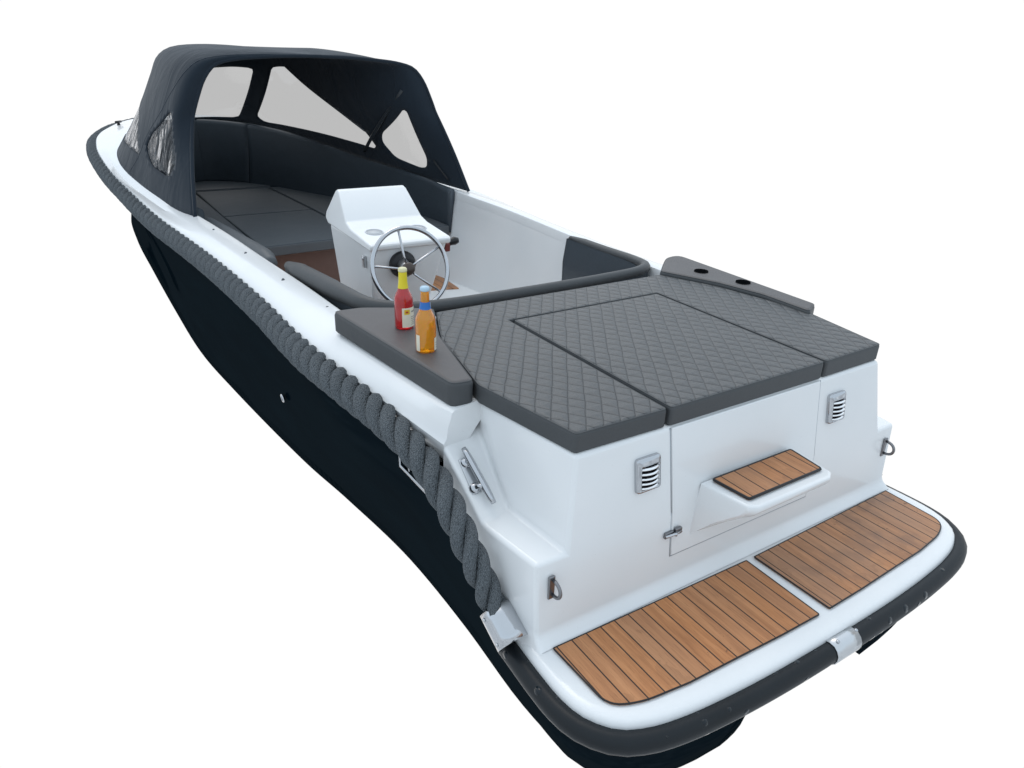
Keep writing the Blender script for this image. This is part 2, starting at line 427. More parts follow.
# ------------------------------------------------------------------ swim platform, rail, mats
PE = [(-.87, .06), (-.876, -.20), (-.882, -.352), (-.880, -.44), (-.864, -.51), (-.812, -.583), (-.736, -.621), (-.636, -.643), (-.483, -.659), (-.287, -.669), (0, -.673)]
PE = [(a[0], a[1]) for a in cr([(x, y, 0) for x, y in PE], 40)]
PE = PE+[(-x, y) for x, y in PE[-2::-1]]
n = n_pe = len(PE)
def off(i, d):
    a = PE[max(i-1, 0)]; b = PE[min(i+1, n-1)]; t = Vector((b[0]-a[0], b[1]-a[1])).normalized(); nn = Vector((t.y, -t.x))
    q = Vector(PE[i])-nn*d
    return (q.x, q.y)
# direction check: offsets must grow the outline
sgn = -1 if off(n//2, .05)[1] > PE[n//2][1] else 1
O2 = lambda i, d: off(i, d*sgn)
rows = []
for i in range(n):
    rows.append([(*O2(i, -.035), 0), (*O2(i, -.014), -.0015), (*O2(i, -.004), -.008), (*O2(i, .0), -.02), (*O2(i, .004), -.034), (*O2(i, .004), -.07)])
V, F = grid(rows); m = 6
F.append(tuple(i*m for i in range(n)))
obj('swim_platform', (V, F), M['gel'], BOAT)
# rubber rail (D section) from end bracket to end bracket
prof = [(.0, -.026), (.012, -.019), (.03, -.021), (.040, -.030), (.047, -.043), (.048, -.058), (.043, -.072), (.033, -.083), (.012, -.088), (-.01, -.087)]
rows = []
for i in range(n):
    if PE[i][1] > -.16: continue
    rows.append([(*O2(i, a), b) for a, b in prof])
V, F = grid(rows); m = len(prof); F.append(tuple(range(m))); F.append(tuple(range(len(V)-m, len(V)))[::-1])
obj('rubber_rail', (V, F), M['rubber'], BOAT)
def plate_on_rail(name, ia, ib, par, mat):
    pr = [(-.004, -.021), (.012, -.0165), (.030, -.0185), (.0415, -.0285), (.049, -.0425), (.050, -.0585), (.045, -.0735), (.035, -.084)]
    rows = [[(*O2(i, a), b) for a, b in pr] for i in range(ia, ib+1)]
    return obj(name, grid(rows), mat, par, solid=.003, soff=0)
mid = n//2
pl = plate_on_rail('rail_plate', mid-2, mid+1, BOAT, M['satin'])
for i in (mid-1,):
    pass
sc = []
for x in (-.055, .035):
    sc.append(lathe([(.006, 0), (.006, .002), (.003, .0035)], (x, -.673-.024, -.0125), (0, -.25, 1), 10))
obj('screw', sc[0], M['steel'], pl); obj('screw', sc[1], M['steel'], pl)

# teak mats
def mat_poly(s):
    yf = -.301 if s < 0 else -.303
    P = [(-.815, yf), (-.020, -.316), (-.026, -.607), (-.20, -.604), (-.368, -.597), (-.563, -.590), (-.72, -.572), (-.805, -.535)]
    P = round_poly(P, [.004, .004, .006, 0, 0, 0, .05, .06], 6)
    return [(s*-x, y) for x, y in P] if s > 0 else P
for s in (-1, 1):
    P = mat_poly(s)
    o = obj('teak_mat', prism(P, .001, .0075), M['teak'], BOAT, smooth=False)
    pts = [(x, y, .0062) for x, y in P]
    obj('caulk_border', tube(pts, .0028, 6, True), M['black'], o)

# ------------------------------------------------------------------ stern moulding
def moulding():
    V = []; F = []
    def v(*p): V.append(p); return len(V)-1
    for s in (-1, 1):
        d = {}
        for k, p in dict(a0=(.851, -.262, .03), a1=(.851, -.245, .276), h=(.747, -.245, .276), t=(.703, -.198, .556), f0=(.858, -.297, .002),
                         l1=(.886, -.01, .278), l2=(.78, .02, .285), r1=(.904, .2, .44), r2=(.762, .235, .455), p2=(.765, .212, .556),
                         q2=(.765, 1.0, .55), o0=(.872, -.262, -.03), o1=(.89, -.01, .1), o2=(.905, .2, .3), w0=(.76, 1.0, .1), g0=(.868, -.29, -.03)).items():
            d[k] = v(s*p[0], p[1], p[2])
        F += [(d['a1'], d['h'], d['l2'], d['l1']), (d['l1'], d['l2'], d['r2'], d['r1']),            # ledge and ramp
              (d['h'], d['t'], d['p2'], d['l2']), (d['l2'], d['p2'], d['r2']), (d['p2'], d['q2'], d['w0'], d['r2']),
              (d['a0'], d['a1'], d['l1'], d['o1']), (d['o1'], d['l1'], d['r1'], d['o2']), (d['a0'], d['o1'], d['o0']), (d['f0'], d['a0'], d['o0'], d['g0'])]
        if s < 0: L = d
        else: R = d
    F += [(L['a0'], L['a1'], L['h'], L['t'], R['t'], R['h'], R['a1'], R['a0']), (L['f0'], L['a0'], R['a0'], R['f0']),
          (L['t'], L['p2'], L['q2'], R['q2'], R['p2'], R['t'])]
    return V, F
obj('stern_moulding', moulding(), M['gel'], BOAT, bevel=.014, seg=4, angle=14)

# locker door with its step
def aft_y(z): return -.262+(z-.03)*(.262-.245)/.246 if z < .276 else -.245+(z-.276)*(.245-.198)/.28
def aft_slab(pts, d0, d1):
    n = len(pts); V = [(x, aft_y(z)-d0, z) for x, z in pts]+[(x, aft_y(z)-d1, z) for x, z in pts]
    return V, [tuple(range(n)), tuple(range(n, 2*n))[::-1]]+[(i, (i+1) % n, n+(i+1) % n, n+i) for i in range(n)]
dp = [(-.352, .552), (-.345, .276), (-.335, .115), (.335, .115), (.345, .276), (.352, .552)]
door = obj('locker_door', aft_slab(dp, -.01, .005), M['gel'], BOAT, bevel=.004, seg=3)
gap = [((-.355, .552), (-.348, .276)), ((-.348, .276), (-.338, .112)), ((-.338, .112), (.338, .112)), ((.338, .112), (.348, .276)), ((.348, .276), (.355, .552))]
gv = []
for a, b in gap: gv.append(tube([(a[0], aft_y(a[1])-.0004, a[1]), (b[0], aft_y(b[1])-.0004, b[1])], .0018, 6))
obj('door_seam', join(*gv), M['seamgrey'], BOAT)  # thin grey tubes drawn along the door gap
# step bracket: teak pad on a wedge that fades into the door
yb = aft_y(.33)-.002
top = [(-.225, yb), (.215, yb), (.200, -.400), (.17, -.418), (-.165, -.418), (-.195, -.40)]
rows = []
for sc_, zz, yy in ((1.0, .342, 1.0), (1.015, .336, 1.02), (1.025, .322, 1.02), (1.04, .302, .95), (1.12, .235, .50), (1.23, .145, -.03)):
    rows.append([(x*sc_, yb+(y-yb)*yy, zz) for x, y in top])
V, F = grid(rows, False, True); F.append(tuple(range(6)))
st = obj('door_step', (V, F), M['gel'], door, bevel=.008, seg=4, angle=40)
sp = round_poly([(-.188, -.252), (.188, -.252), (.173, -.384), (-.173, -.384)], .008, 3)
o = obj('step_mat', prism(sp, .3425, .352), mat_teak('teak_step_planking', 'y', .0627, .0), door, smooth=False)
obj('step_mat_border', tube([(x, y, .349) for x, y in sp], .0048, 6, True), M['black'], door)

# chrome vents
def vent(x):
    R = Matrix.Rotation(-.165, 3, 'X'); c = Vector((x, aft_y(.437)-.006, .437))
    def T(p): return tuple(c+R @ Vector(p))
    w, h = .047, .055
    def dome(px, pz): return .004+.021*(1-(px/w)**2)*(1-.55*(pz/h)**2)
    outp = round_poly([(-w, -h), (w, -h), (w, h), (-w, h)], .012, 4); inp = round_poly([(-.035, -.045), (.035, -.045), (.035, .032), (-.035, .032)], .006, 4)
    rows = [[T((px, .007, pz)) for px, pz in outp], [T((px, -.003, pz)) for px, pz in outp], [T((px*.96, -.0065, pz*.965)) for px, pz in outp]]
    for t_ in (.2, .4, .6, .8, 1.0):
        rows.append([T((a_*(1-t_)+c_*t_, -dome(a_*(1-t_)+c_*t_, b_*(1-t_)+d_*t_)-.001*t_, b_*(1-t_)+d_*t_)) for (a_, b_), (c_, d_) in zip([(p[0]*.94, p[1]*.94) for p in outp], inp)])
    rows.append([T((px, 0.004, pz)) for px, pz in inp])
    V, F = grid(rows, False, True)
    o = obj('air_vent', (V, F), M['steel'], BOAT)
    obj('vent_recess', ([T((px*.99, .0035, pz*.99)) for px, pz in inp], [tuple(range(len(inp)))]), M['dark'], o)
    sl = []
    for k in range(5):
        zc = -.039+k*.0152
        rr = []
        for xx in [(-.035+.0116667*q) for q in range(7)]:
            b = -dome(xx, zc)
            rr.append([T((xx, b+.010, zc+.0055)), T((xx, b+.003, zc+.0036)), T((xx, b-.001, zc-.0006))])
        sl.append(grid(rr))
    obj('louvre', join(*sl), M['chrome'], o, solid=.0015)
vent(-.449); vent(.449)
# latch on the door edge
lz = .205; ly = aft_y(lz)
lt = obj('door_latch', join(box((-.322, ly-.010, lz+.003), (.028, .012, .024)), box((-.356, ly-.006, lz-.003), (.036, .010, .022))), M['dullsteel'], BOAT, bevel=.003)
obj('latch_tongue', join(tube([(-.374, ly-.012, lz-.002), (-.345, ly-.017, lz), (-.314, ly-.017, lz+.003)], .0048, 8), lathe([(.006, 0), (.006, .010)], (-.338, ly-.018, lz-.005), (0, 0, 1), 10)), M['bracket'], lt)
# U bolts
def ubolt(s):
    x = s*.802; z = .188; y = aft_y(z)
    o = obj('mooring_eye', prism([(0, 0)], 0, 1) if False else box((x, y-.004, z), (.022, .008, .080)), M['dullsteel'], BOAT, bevel=.004)
    pts = []
    for k in range(13):
        a = math.pi*k/12; pts.append((x+.004, y-.006-.036*math.sin(a)**.8 if 0 < k < 12 else y-.006, z+.026*math.cos(a)))
    obj('eye_ring', tube(pts, .0055, 8), M['dullsteel'], o)
ubolt(-1); ubolt(1)
# port mooring cleat on the ramp
A = Vector((-.853, .165, .440)); B = Vector((-.833, .012, .322)); d = (B-A)
cl = obj('deck_cleat', tube([tuple(A.lerp(B, k/8)) for k in range(9)], [.008, .0105, .0115, .0115, .0115, .0115, .0115, .0105, .008], 12), M['steel'], BOAT)
F1 = Vector((-.856, .145, .398)); F2 = Vector((-.862, .078, .345)); up_ = Vector((0, -.62, .78))
for q, t in ((F1, .30), (F2, .68)):
    p = A.lerp(B, t)
    obj('cleat_foot', join(lathe([(.019, -.004), (.018, .006), (.010, .014)], tuple(q), tuple(up_), 14), tube([tuple(q+up_*.010), tuple(q.lerp(p, .6)+up_*.006), tuple(p)], .009, 8)), M['steel'], cl)
c_ = (F1+F2)/2; Rz = Matrix.Rotation(math.atan2(.8, 1), 3, 'X')
obj('cleat_base', box(tuple(c_+up_*.0), (.034, .12, .006), Rz), M['satin'], cl, bevel=.003)
# bow cleat
bc = (-1.10, 6.52, .82)
o = obj('bow_cleat', tube([(bc[0]-.025, bc[1]-.035, bc[2]+.028), (bc[0]+.025, bc[1]+.035, bc[2]+.028)], .011, 8), M['black'], BOAT)
obj('cleat_foot', lathe([(.02, -.02), (.012, .015), (.011, .028)], bc, (0, 0, 1), 10), M['black'], o)

# ------------------------------------------------------------------ rope fender, both sides in one run round the bow, and end brackets
RS = [(-.185, .900, .022), (-.13, .913, .078), (-.065, .943, .205), (.06, .957, .325), (.2, .965, .395), (.4, .99, .44), (.736, 1.03, .452), (1.02, 1.058, .452)]
rp = [(-x, y, z) for y, x, z in RS]
rs = [(x-(.07 if y < .3 else .02), y, z-(.05 if y < .3 else .02)) for y, x, z in RS]
for i in range(241):
    O = outer(i)
    if O.y < 1.25 or i % 6: continue
    I = inner(i); w = (O-I); w.z = 0; w.normalize(); q = O+w*(.024 if i <= 120 else .012)-Vector((0, 0, .046 if i <= 120 else .062)); rp.append(tuple(q))
path = rp+rs[::-1]
def rope(name, path, R, pitch, step, par, mat):
    L = sum(math.dist(a, b) for a, b in zip(path[:-1], path[1:])); N = int(L/step)
    C = [Vector(p) for p in cr(path, N)]; parts = []
    FR = []; sv = None
    for i in range(N):
        d = (C[min(i+1, N-1)]-C[max(i-1, 0)]).normalized()
        if sv is None: sv = frame(d)[0]
        sv = (sv-d*sv.dot(d)).normalized(); FR.append((sv.copy(), d.cross(sv)))
    for k in range(3):
        pts = []
        for i, p in enumerate(C):
            sv, uv = FR[i]; a = 2*math.pi*(i*step/pitch+k/3); Rr = R*min(1, .70+.30*min(i, N-1-i)*step/.9)
            pts.append(tuple(p+(sv*math.cos(a)+uv*math.sin(a))*Rr*.57))
        parts.append(tube(pts, [R*.485*min(1, .70+.30*min(i, N-1-i)*step/.9) for i in range(N)], 9))
    parts.append(tube([tuple(c) for c in C[::3]], R*.30, 6))
    return obj(name, join(*parts), mat, par)
rope('rope_fender', path, .055, .255, .012, BOAT, M['rope'])
for s in (-1, 1):
    o_x = 0 if s < 0 else -.05
    A = Vector((s*(.906+o_x), -.128, .060)); B = Vector((s*(.899+o_x), -.222, .000))
    sd_, ud_, dd_ = frame(B-A); rows = []
    if sd_.x*s < 0: sd_ = -sd_
    for k in range(5):
        c_ = A.lerp(B, k/4)
        rows.append([tuple(c_+sd_*.050*math.cos(math.radians(a))+ud_*.046*math.sin(math.radians(a))) for a in range(-58, 160, 11)])
    o = obj('rope_end_bracket', grid(rows), M['bracket'], BOAT, solid=.003, soff=0)
    for t_ in (.15, .85):
        c_ = A.lerp(B, t_); q = sd_*math.cos(.1)+ud_*math.sin(.1)
        obj('screw', lathe([(.0065, 0), (.005, .004)], tuple(c_+q*.0515), tuple(q), 8), M['satin'], o)
# chrome framed intake tucked under the rope
fr_ = [(-.935, .47, .335), (-.932, .47, .235), (-.934, .17, .25), (-.945, .17, .33)]
o = obj('hull_intake', tube(fr_, .006, 8, True), M['steel'], BOAT)
obj('intake_grille', join(*[tube([(-.93, .44-.06*k, .315), (-.93, .40-.06*k, .25)], .004, 6) for k in range(4)]), M['steel'], o)

# through-hull fittings on the port side
o = obj('hull_outlet', torus((-1.032, 1.625, .022), (1, 0, .12), .017, .005, 20, 8), M['bracket'], BOAT)
obj('outlet_bore', lathe([(.015, 0), (.015, .01)], (-1.024, 1.625, .022), (-1, 0, 0), 16), M['dark'], o)

# ------------------------------------------------------------------ cushions
def cushion(name, poly, z0, z1, mtop, mside, bev=.016, par=BOAT, piping=True, pip_mat=None, rad=None):
    n_ = len(poly); rl = rad if rad else [bev*1.1]*n_
    def ring(d):
        q = inset(poly, d)
        if n_ > 40: return q
        return round_poly(q, [max(r_-d, .0015) for r_ in rl], 4)
    rings = [(.004, z0), (0, z0+.005), (0, z1-bev)]
    for k in range(1, 7):
        th = math.pi/2*k/6; rings.append((bev*(1-math.cos(th)), z1-bev+bev*math.sin(th)))
    rows = [[(p[0], p[1], z) for p in ring(d)] for d, z in rings]
    V, F = grid(rows, False, True); m = len(rows[0]); F.append(tuple(range(m))); F.append(tuple(range(len(V)-m, len(V))))
    bm = bmesh.new(); vs = [bm.verts.new(v) for v in V]
    for f in F:
        try: bm.faces.new([vs[i] for i in f])
        except ValueError: pass
    for f in bm.faces: f.material_index = 0 if f.calc_center_median().z > z1-bev*.35 else 1
    o = obj(name, bm, [mtop, mside], par)
    wn_ = o.modifiers.new('wn', 'WEIGHTED_NORMAL'); wn_.weight = 90
    if piping:
        obj('piping', tube([(p[0], p[1], z1-bev*.30) for p in ring(bev*.30)], .0024, 6, True), pip_mat or mside, o)
    return o
def inset(poly, d):
    n = len(poly); out = []
    ar = sum(poly[i][0]*poly[(i+1) % n][1]-poly[(i+1) % n][0]*poly[i][1] for i in range(n))
    sg = 1 if ar > 0 else -1
    for i in range(n):
        a = Vector(poly[i-1]); p = Vector(poly[i]); b = Vector(poly[(i+1) % n])
        e1 = (p-a).normalized(); e2 = (b-p).normalized(); n1 = Vector((-e1.y, e1.x))*sg; n2 = Vector((-e2.y, e2.x))*sg
        m = (n1+n2); m = m/max(m.length_squared, .3)*2*.5*2
        out.append(tuple(p+m*d))
    return out
ZP = .621
g = .006
U = [(-.590, .870), (-.669, .69), (-.705, .60), (-.742, .397), (-.779, .212), (-.703, -.189), (-.366-g, -.196), (-.376-g, .660), (.376+g, .660), (.366+g, -.196), (.703, -.189), (.779, .212), (.742, .397), (.705, .60), (.669, .69), (.590, .870)]
cushion('sun_pad', U, .557, ZP, M['quilt'], M['leather'], .013)  # same leather on the sides, its shade put into a darker colour
Cn = [(-.366+g, -.198), (-.376+g, .652), (.376-g, .652), (.366-g, -.198)]
cushion('sun_pad_centre', Cn, .557, ZP+.001, M['quilt'], M['leather'], .013)
PADP = [(-.955, 1.02), (-.84, 1.012), (-.70, .94), (-.594, .872), (-.672, .69), (-.708, .60), (-.750, .397), (-.789, .213), (-.864, .222)]
PADS = [(.90, 1.06), (.80, 1.05), (.72, .985), (.594, .872), (.672, .69), (.708, .60), (.750, .397), (.742, .15), (.85, .20)]
cushion('side_pad', PADP, .555, .638, M['pad'], M['leather'], .018, rad=[.03, .03, .12, .022, .02, .02, .02, .022, .026])  # sides coloured darker than the top to stand for shade
sp_ = cushion('side_pad', PADS, .555, .638, M['pad'], M['leather'], .018, rad=[.10, .06, .05, .022, .02, .02, .02, .022, .026])
for (x, y) in ((.763, .771), (.804, .553)):
    cut = obj('cutter', lathe([(.034, -.06), (.034, .06)], (x, y, .64), (0, 0, 1), 32), M['dark'])
    sp_mod = sp_.modifiers.new('hole', 'BOOLEAN'); sp_mod.object = cut; sp_mod.operation = 'DIFFERENCE'; sp_mod.solver = 'EXACT'
    cut.hide_render = True; cut.hide_viewport = True
    cut.name = 'cup_hole_cutter'
    obj('cup_holder', join(lathe([(.031, 0), (.033, .058)], (x, y, .585), (0, 0, 1), 28, False), ([(x+.031*math.cos(a*.2244), y+.031*math.sin(a*.2244), .586) for a in range(28)], [tuple(range(28))])), M['dark'], sp_)
# bake the holes so no helper object stays in the scene
dg = bpy.context.evaluated_depsgraph_get()
dg.update()
me = bpy.data.meshes.new_from_object(sp_.evaluated_get(dg)); sp_.modifiers.clear(); sp_.data = me
wn_ = sp_.modifiers.new('wn', 'WEIGHTED_NORMAL'); wn_.weight = 90
for o in [o for o in bpy.data.objects if o.name.startswith('cup_hole_cutter')]: bpy.data.objects.remove(o)

# bow seating at z = .30
ZS = .30
def seat(name, poly, z1=ZS, mt='seat'): return cushion(name, poly, z1-.075, z1, M[mt], M[mt], .014, BOAT, True, M['navy'])
seat('bow_infill_cushion', [(-.642, 5.70), (.02, 5.68), (.072, 4.535), (-.648, 4.52)])
seat('bow_infill_cushion', [(-.646, 4.505), (.074, 4.52), (.105, 3.46), (-.632, 3.42)])
pp = inset_pts(2.9, 5.72, .10, -1)
seat('bow_side_cushion', [(-.645, 3.43), (-.658, 5.72)]+pp[::-1], ZS+.004)
ps = inset_pts(3.47, 5.70, .10, 1)
seat('bow_side_cushion', [(.035, 5.70), (.086, 4.53), (.118, 3.47)]+ps[::-1], ZS+.003)
pb = [p for p in inset_pts(5.735, 7, .12, -1)]+[p for p in inset_pts(5.72, 7, .12, 1)]
seat('bow_head_cushion', pb, ZS+.002)
base = inset_pts(3.62, 5.6, .30, -1)+inset_pts(3.62, 5.6, .30, 1)
obj('seat_base', prism(base, FLOOR+.001, ZS-.077), M['wood'], BOAT, smooth=False)
# upright backrest round the bow, two panels that meet at the stem
def backrest(ia, ib, zb):
    rows = []
    for i in range(ia, ib+1):
        O = outer(i); I = inner(i); w = (I-O); w.z = 0; w.normalize(); top = I.z+.022
        rows.append([(*(I+w*(a+table([(3.4, 0), (4.6, .07)], I.y)*(1-min(1, (z-zb)/(top-zb))))).xy, z) for a, z in ((.012, zb), (.012, top-.02), (.02, top), (.05, top+.006), (.078, top-.006), (.085, top-.03), (.075, (top+zb)/2), (.085, zb+.02), (.07, zb))])
    V, F = grid(rows, False, True); k = len(rows[0]); F.append(tuple(range(k))); F.append(tuple(range(len(V)-k, len(V)))[::-1])
    return obj('bow_backrest', (V, F), M['navy'], BOAT)
ia = next(i for i in range(241) if inner(i).y > 3.5); ib = next(i for i in range(240, 0, -1) if inner(i).y > 3.52)
ic = min(range(100, 160), key=lambda i: (inner(i)-Vector((.10, 6.1, .83))).length)
backrest(ia, ic, .30); backrest(ic, ib, .24)

bp_ = cr([(-.785, 2.56, .415), (-.80, 2.75, .42), (-.835, 3.0, .425), (-.875, 3.3, .43), (-.93, 3.6, .44)], 30)
obj('bow_side_bolster', tube(bp_, [.034+.024*min(1, i/3) for i in range(30)], 14), M['seat'], BOAT)
# aft U shaped backrest with rolled top
roll = [(-.835, 2.02, .545), (-.80, 1.7, .552), (-.765, 1.4, .56), (-.72, 1.22, .562), (-.60, 1.115, .562), (-.40, 1.085, .56), (0, 1.085, .558), (.45, 1.10, .556), (.70, 1.135, .553), (.81, 1.20, .55), (.845, 1.32, .545), (.85, 1.6, .54), (.855, 1.92, .538)]
R2 = cr(roll, 90)
ob = obj('aft_backrest', tube(R2, [(.024+.020*min(1, i/4))*(1-.38*min(1, max(0, i-14)/14))*(.6+.4*min(1, (89-i)/4)) for i in range(90)], 14), M['leather'], BOAT)
rows = []
for i, p in enumerate(R2):
    a = R2[max(i-1, 0)]; b = R2[min(i+1, 89)]; t = Vector((b[0]-a[0], b[1]-a[1])).normalized(); nn = Vector((-t.y, t.x))
    q = Vector(p[:2])
    rows.append([(*(q+nn*.03), .54), (*(q+nn*.05), .40), (*(q+nn*.045), .2), (*(q-nn*.0), .2), (*(q-nn*.02), .54)])
V, F = grid(rows); F.append((0, 1, 2, 3, 4)); F.append(tuple(range(len(V)-5, len(V)))[::-1])
obj('backrest_panel', (V, F), M['navy'], ob)

# ------------------------------------------------------------------ steering console
def console():
    X0, X1 = -.525, -.085
    side = [(1.70, .655), (1.695, .680), (1.71, .692), (1.96, .715), (2.03, .735), (2.17, .862), (2.20, .872), (2.225, .862), (2.335, .735), (2.34, .70), (2.30, .675)]
    V = []; F = []; n = len(side)
    for x, k in ((X0, 1), (X1, -1)):
        for j, (y, z) in enumerate(side):
            t = .03*k*max(0, (z-.70)/.17); V.append((x+t, y, z))
    F = [tuple(range(n)), tuple(range(n, 2*n))[::-1]]+[(i, (i+1) % n, n+(i+1) % n, n+i) for i in range(n)]
    o = obj('console', (V, F), M['gel'], BOAT, bevel=.016, seg=4, angle=25)
    b = []
    for z, y0, y1, x0, x1 in ((.672, 1.712, 2.30, X0+.010, X1-.010), (FLOOR+.0, 1.86, 2.20, X0+.06, X1-.22)):
        b.append([(x0, y0, z), (x1, y0, z), (x1, y1, z), (x0, y1, z)])
    V, F = grid(b, False, True); F += [(0, 1, 2, 3), (4, 5, 6, 7)]
    obj('console_body', (V, F), M['gel'], o, bevel=.014, seg=4)
    z = .7015
    obj('cup_holder', join(torus((-.43, 1.87, .7075), (0, -.09, 1), .043, .004, 28, 8), lathe([(.041, .0), (.041, .0035)], (-.43, 1.87, .7045), (0, -.09, 1), 28)), M['greyring'], o)
    obj('cup_holder', join(torus((-.19, 1.87, .7075), (0, -.09, 1), .043, .004, 28, 8), lathe([(.041, .0), (.041, .0035)], (-.19, 1.87, .7045), (0, -.09, 1), 28)), M['greyring'], o)
    # lock on the port cheek
    lk = obj('console_lock', join(box((X0+.006, 1.80, .585), (.014, .024, .06)), lathe([(.011, 0), (.010, .008), (.004, .010)], (X0+.004, 1.80, .60), (-1, 0, 0), 12)), M['satin'], o, bevel=.003)
    # throttle on the starboard corner
    obj('throttle_bracket', box((-.088, 1.76, .625), (.03, .07, .045)), M['red'], o, bevel=.008)
    obj('throttle_lever', tube([(-.09, 1.76, .63), (-.065, 1.75, .645), (-.04, 1.745, .653), (-.02, 1.74, .655)], [.012, .017, .022, .014], 10), M['black'], o)
    return o
console()
# wheel
WC = Vector((-.403, 1.5, .613)); WN = Vector((.0, -.93, .37)).normalized(); WR = .19
wh = obj('steering_wheel', torus(WC, WN, WR, .0108, 64, 12), M['steel'], BOAT)
s_ = WN.cross(Vector((0, 0, 1))).normalized(); u_ = s_.cross(WN).normalized()
if u_.z < 0: u_ = -u_
hubc = WC-WN*.035
if s_.x < 0: s_ = -s_
for k in range(5):
    a = math.radians(99+72*k); dr = s_*math.cos(a)+u_*math.sin(a)
    obj('spoke', tube([tuple(hubc+dr*.02), tuple(hubc+dr*.06), tuple(WC+dr*(WR-.004))], .0058, 8), M['steel'], wh)
obj('wheel_hub', lathe([(.026, -.02), (.030, -.005), (.030, .014), (.024, .024), (.006, .028)], tuple(hubc), tuple(WN), 22), M['brownhub'], wh)
mc = Vector((-.352, 1.714, .572))
obj('wheel_shaft', lathe([(.034, 0), (.03, .05), (.022, .09), (.020, (hubc-mc).length)], tuple(mc), tuple(hubc-mc), 20), M['satin'], wh)
obj('helm_bezel', lathe([(.068, -.008), (.068, .012), (.052, .030), (.034, .036)], tuple(mc), (0, -1, .05), 28), M['black'], wh)

# snap studs along the coaming
for (px, py) in ((-1.0, 2.97), (-.962, 2.36), (-.925, 1.80), (-.876, 1.32)):
    zz = .541
    obj('snap_stud', lathe([(.009, -.008), (.009, .002), (.006, .005), (.006, .008), (.003, .010)], (px, py, zz), (0, 0, 1), 12), M['trim'], BOAT)

# ------------------------------------------------------------------ canvas hood
CB = [(-1.03, 3.37, .532), (-1.085, 3.56, .54), (-1.14, 3.83, .558), (-1.222, 4.34, .615), (-1.278, 4.93, .695), (-1.225, 5.36, .75), (-1.02, 5.85, .80), (-.72, 6.25, .83), (-.35, 6.45, .845), (-.02, 6.35, .84), (.18, 5.98, .82), (.31, 5.5, .79), (.44, 5.0, .745), (.58, 4.6, .69), (.73, 4.27, .645), (.85, 4.0, .60), (1.035, 3.52, .55)]
CBASE = cr(CB, 201); TOP = (0, 3.8, 1.49)
PSR = cr([(1, 0, 0), (.94, .3, 0), (.865, .58, 0), (.815, .72, 0), (.755, .85, 0), (.685, .93, 0), (.57, .966, 0), (.4, .985, 0), (.2, .997, 0), (0, 1, 0)], 101)
PFR = cr([(1, 0, 0), (.915, .25, 0), (.83, .52, 0), (.762, .78, 0), (.715, .95, 0), (.65, 1.03, 0), (.51, 1.065, 0), (.25, 1.05, 0), (0, 1, 0)], 101)
def samp(T, t):
    t = min(max(t, 0), 1)*(len(T)-1); i = min(int(t), len(T)-2); return lerp(T[i], T[i+1], t-i)
def S(u, v):
    b = samp(CBASE, (u+1)/2); k = 1-abs(u); w = min(1, k/.6); w = w*w*(3-2*w)
    r, h, _ = lerp(samp(PSR, v), samp(PFR, v), w)
    x = TOP[0]+(b[0]-TOP[0])*r; y = TOP[1]+(b[1]-TOP[1])*r; z = b[2]+(TOP[2]-b[2])*h
    y = y*w+(1-w)*(b[1]+(TOP[1]-b[1])*min(1, h/.6))
    return Vector((x, y, z))
W = {'stb': [(.217, .494), (.299, .508), (.662, .184), (.713, .084), (.645, .089), (.50, .076), (.361, .058), (.205, .038), (.169, .077)],
     'prt': [(.130, .476), (.107, .056), (.092, .042), (-.011, .042), (-.20, .062), (-.20, .385), (-.022, .470), (.06, .484)],
     'pfr': [(-.25, .07), (-.47, .09), (-.597, .110), (-.672, .115), (-.612, .160), (-.54, .255), (-.40, .335), (-.25, .38)],
     'tp': [(-.771, .367), (-.808, .357), (-.915, .185), (-.878, .112), (-.757, .117), (-.680, .170), (-.688, .244)],
     'ts': [(.796, .357), (.812, .350), (.879, .120), (.874, .069), (.854, .053), (.767, .064), (.720, .138), (.717, .193)]}
def smooth_poly(P, n=70):
    P = round_poly(P, .022, 4)
    out = []
    L = [math.dist(P[i], P[(i+1) % len(P)]) for i in range(len(P))]; T = sum(L)
    for k in range(n):
        s = T*k/n; i = 0
        while s > L[i]: s -= L[i]; i += 1
        out.append(lerp(P[i], P[(i+1) % len(P)], s/L[i]))
    return out
WP = {k: smooth_poly(p) for k, p in W.items()}
def inside(p, P):
    c = False; n = len(P)
    for i in range(n):
        a = P[i]; b = P[i-1]
        if (a[1] > p[1]) != (b[1] > p[1]) and p[0] < (b[0]-a[0])*(p[1]-a[1])/(b[1]-a[1])+a[0]: c = not c
    return c
def patch(points, edges, keep):
    r = delaunay_2d_cdt([Vector(p) for p in points], edges, [], 0, 1e-6)
    vs, es, fs = r[0], r[1], r[2]; V = [tuple(S(p.x, p.y)) for p in vs]; F = []
    for f in fs:
        c = sum((vs[i] for i in f), Vector((0, 0)))/len(f)
        if keep((c.x, c.y)): F.append(tuple(f))
    return V, F
pts = []; edges = []
for P in WP.values():
    o = len(pts); pts += P; edges += [(o+i, o+(i+1) % len(P)) for i in range(len(P))]
for i in range(121):
    for j in range(41):
        u = -1+2*i/120; v = (j/40)*.995
        pts.append((u, v))
V, F = patch(pts, edges, lambda c: not any(inside(c, P) for P in WP.values()))
hood = obj('canvas_hood', (V, F), M['canvas'], BOAT, solid=.010, soff=0)
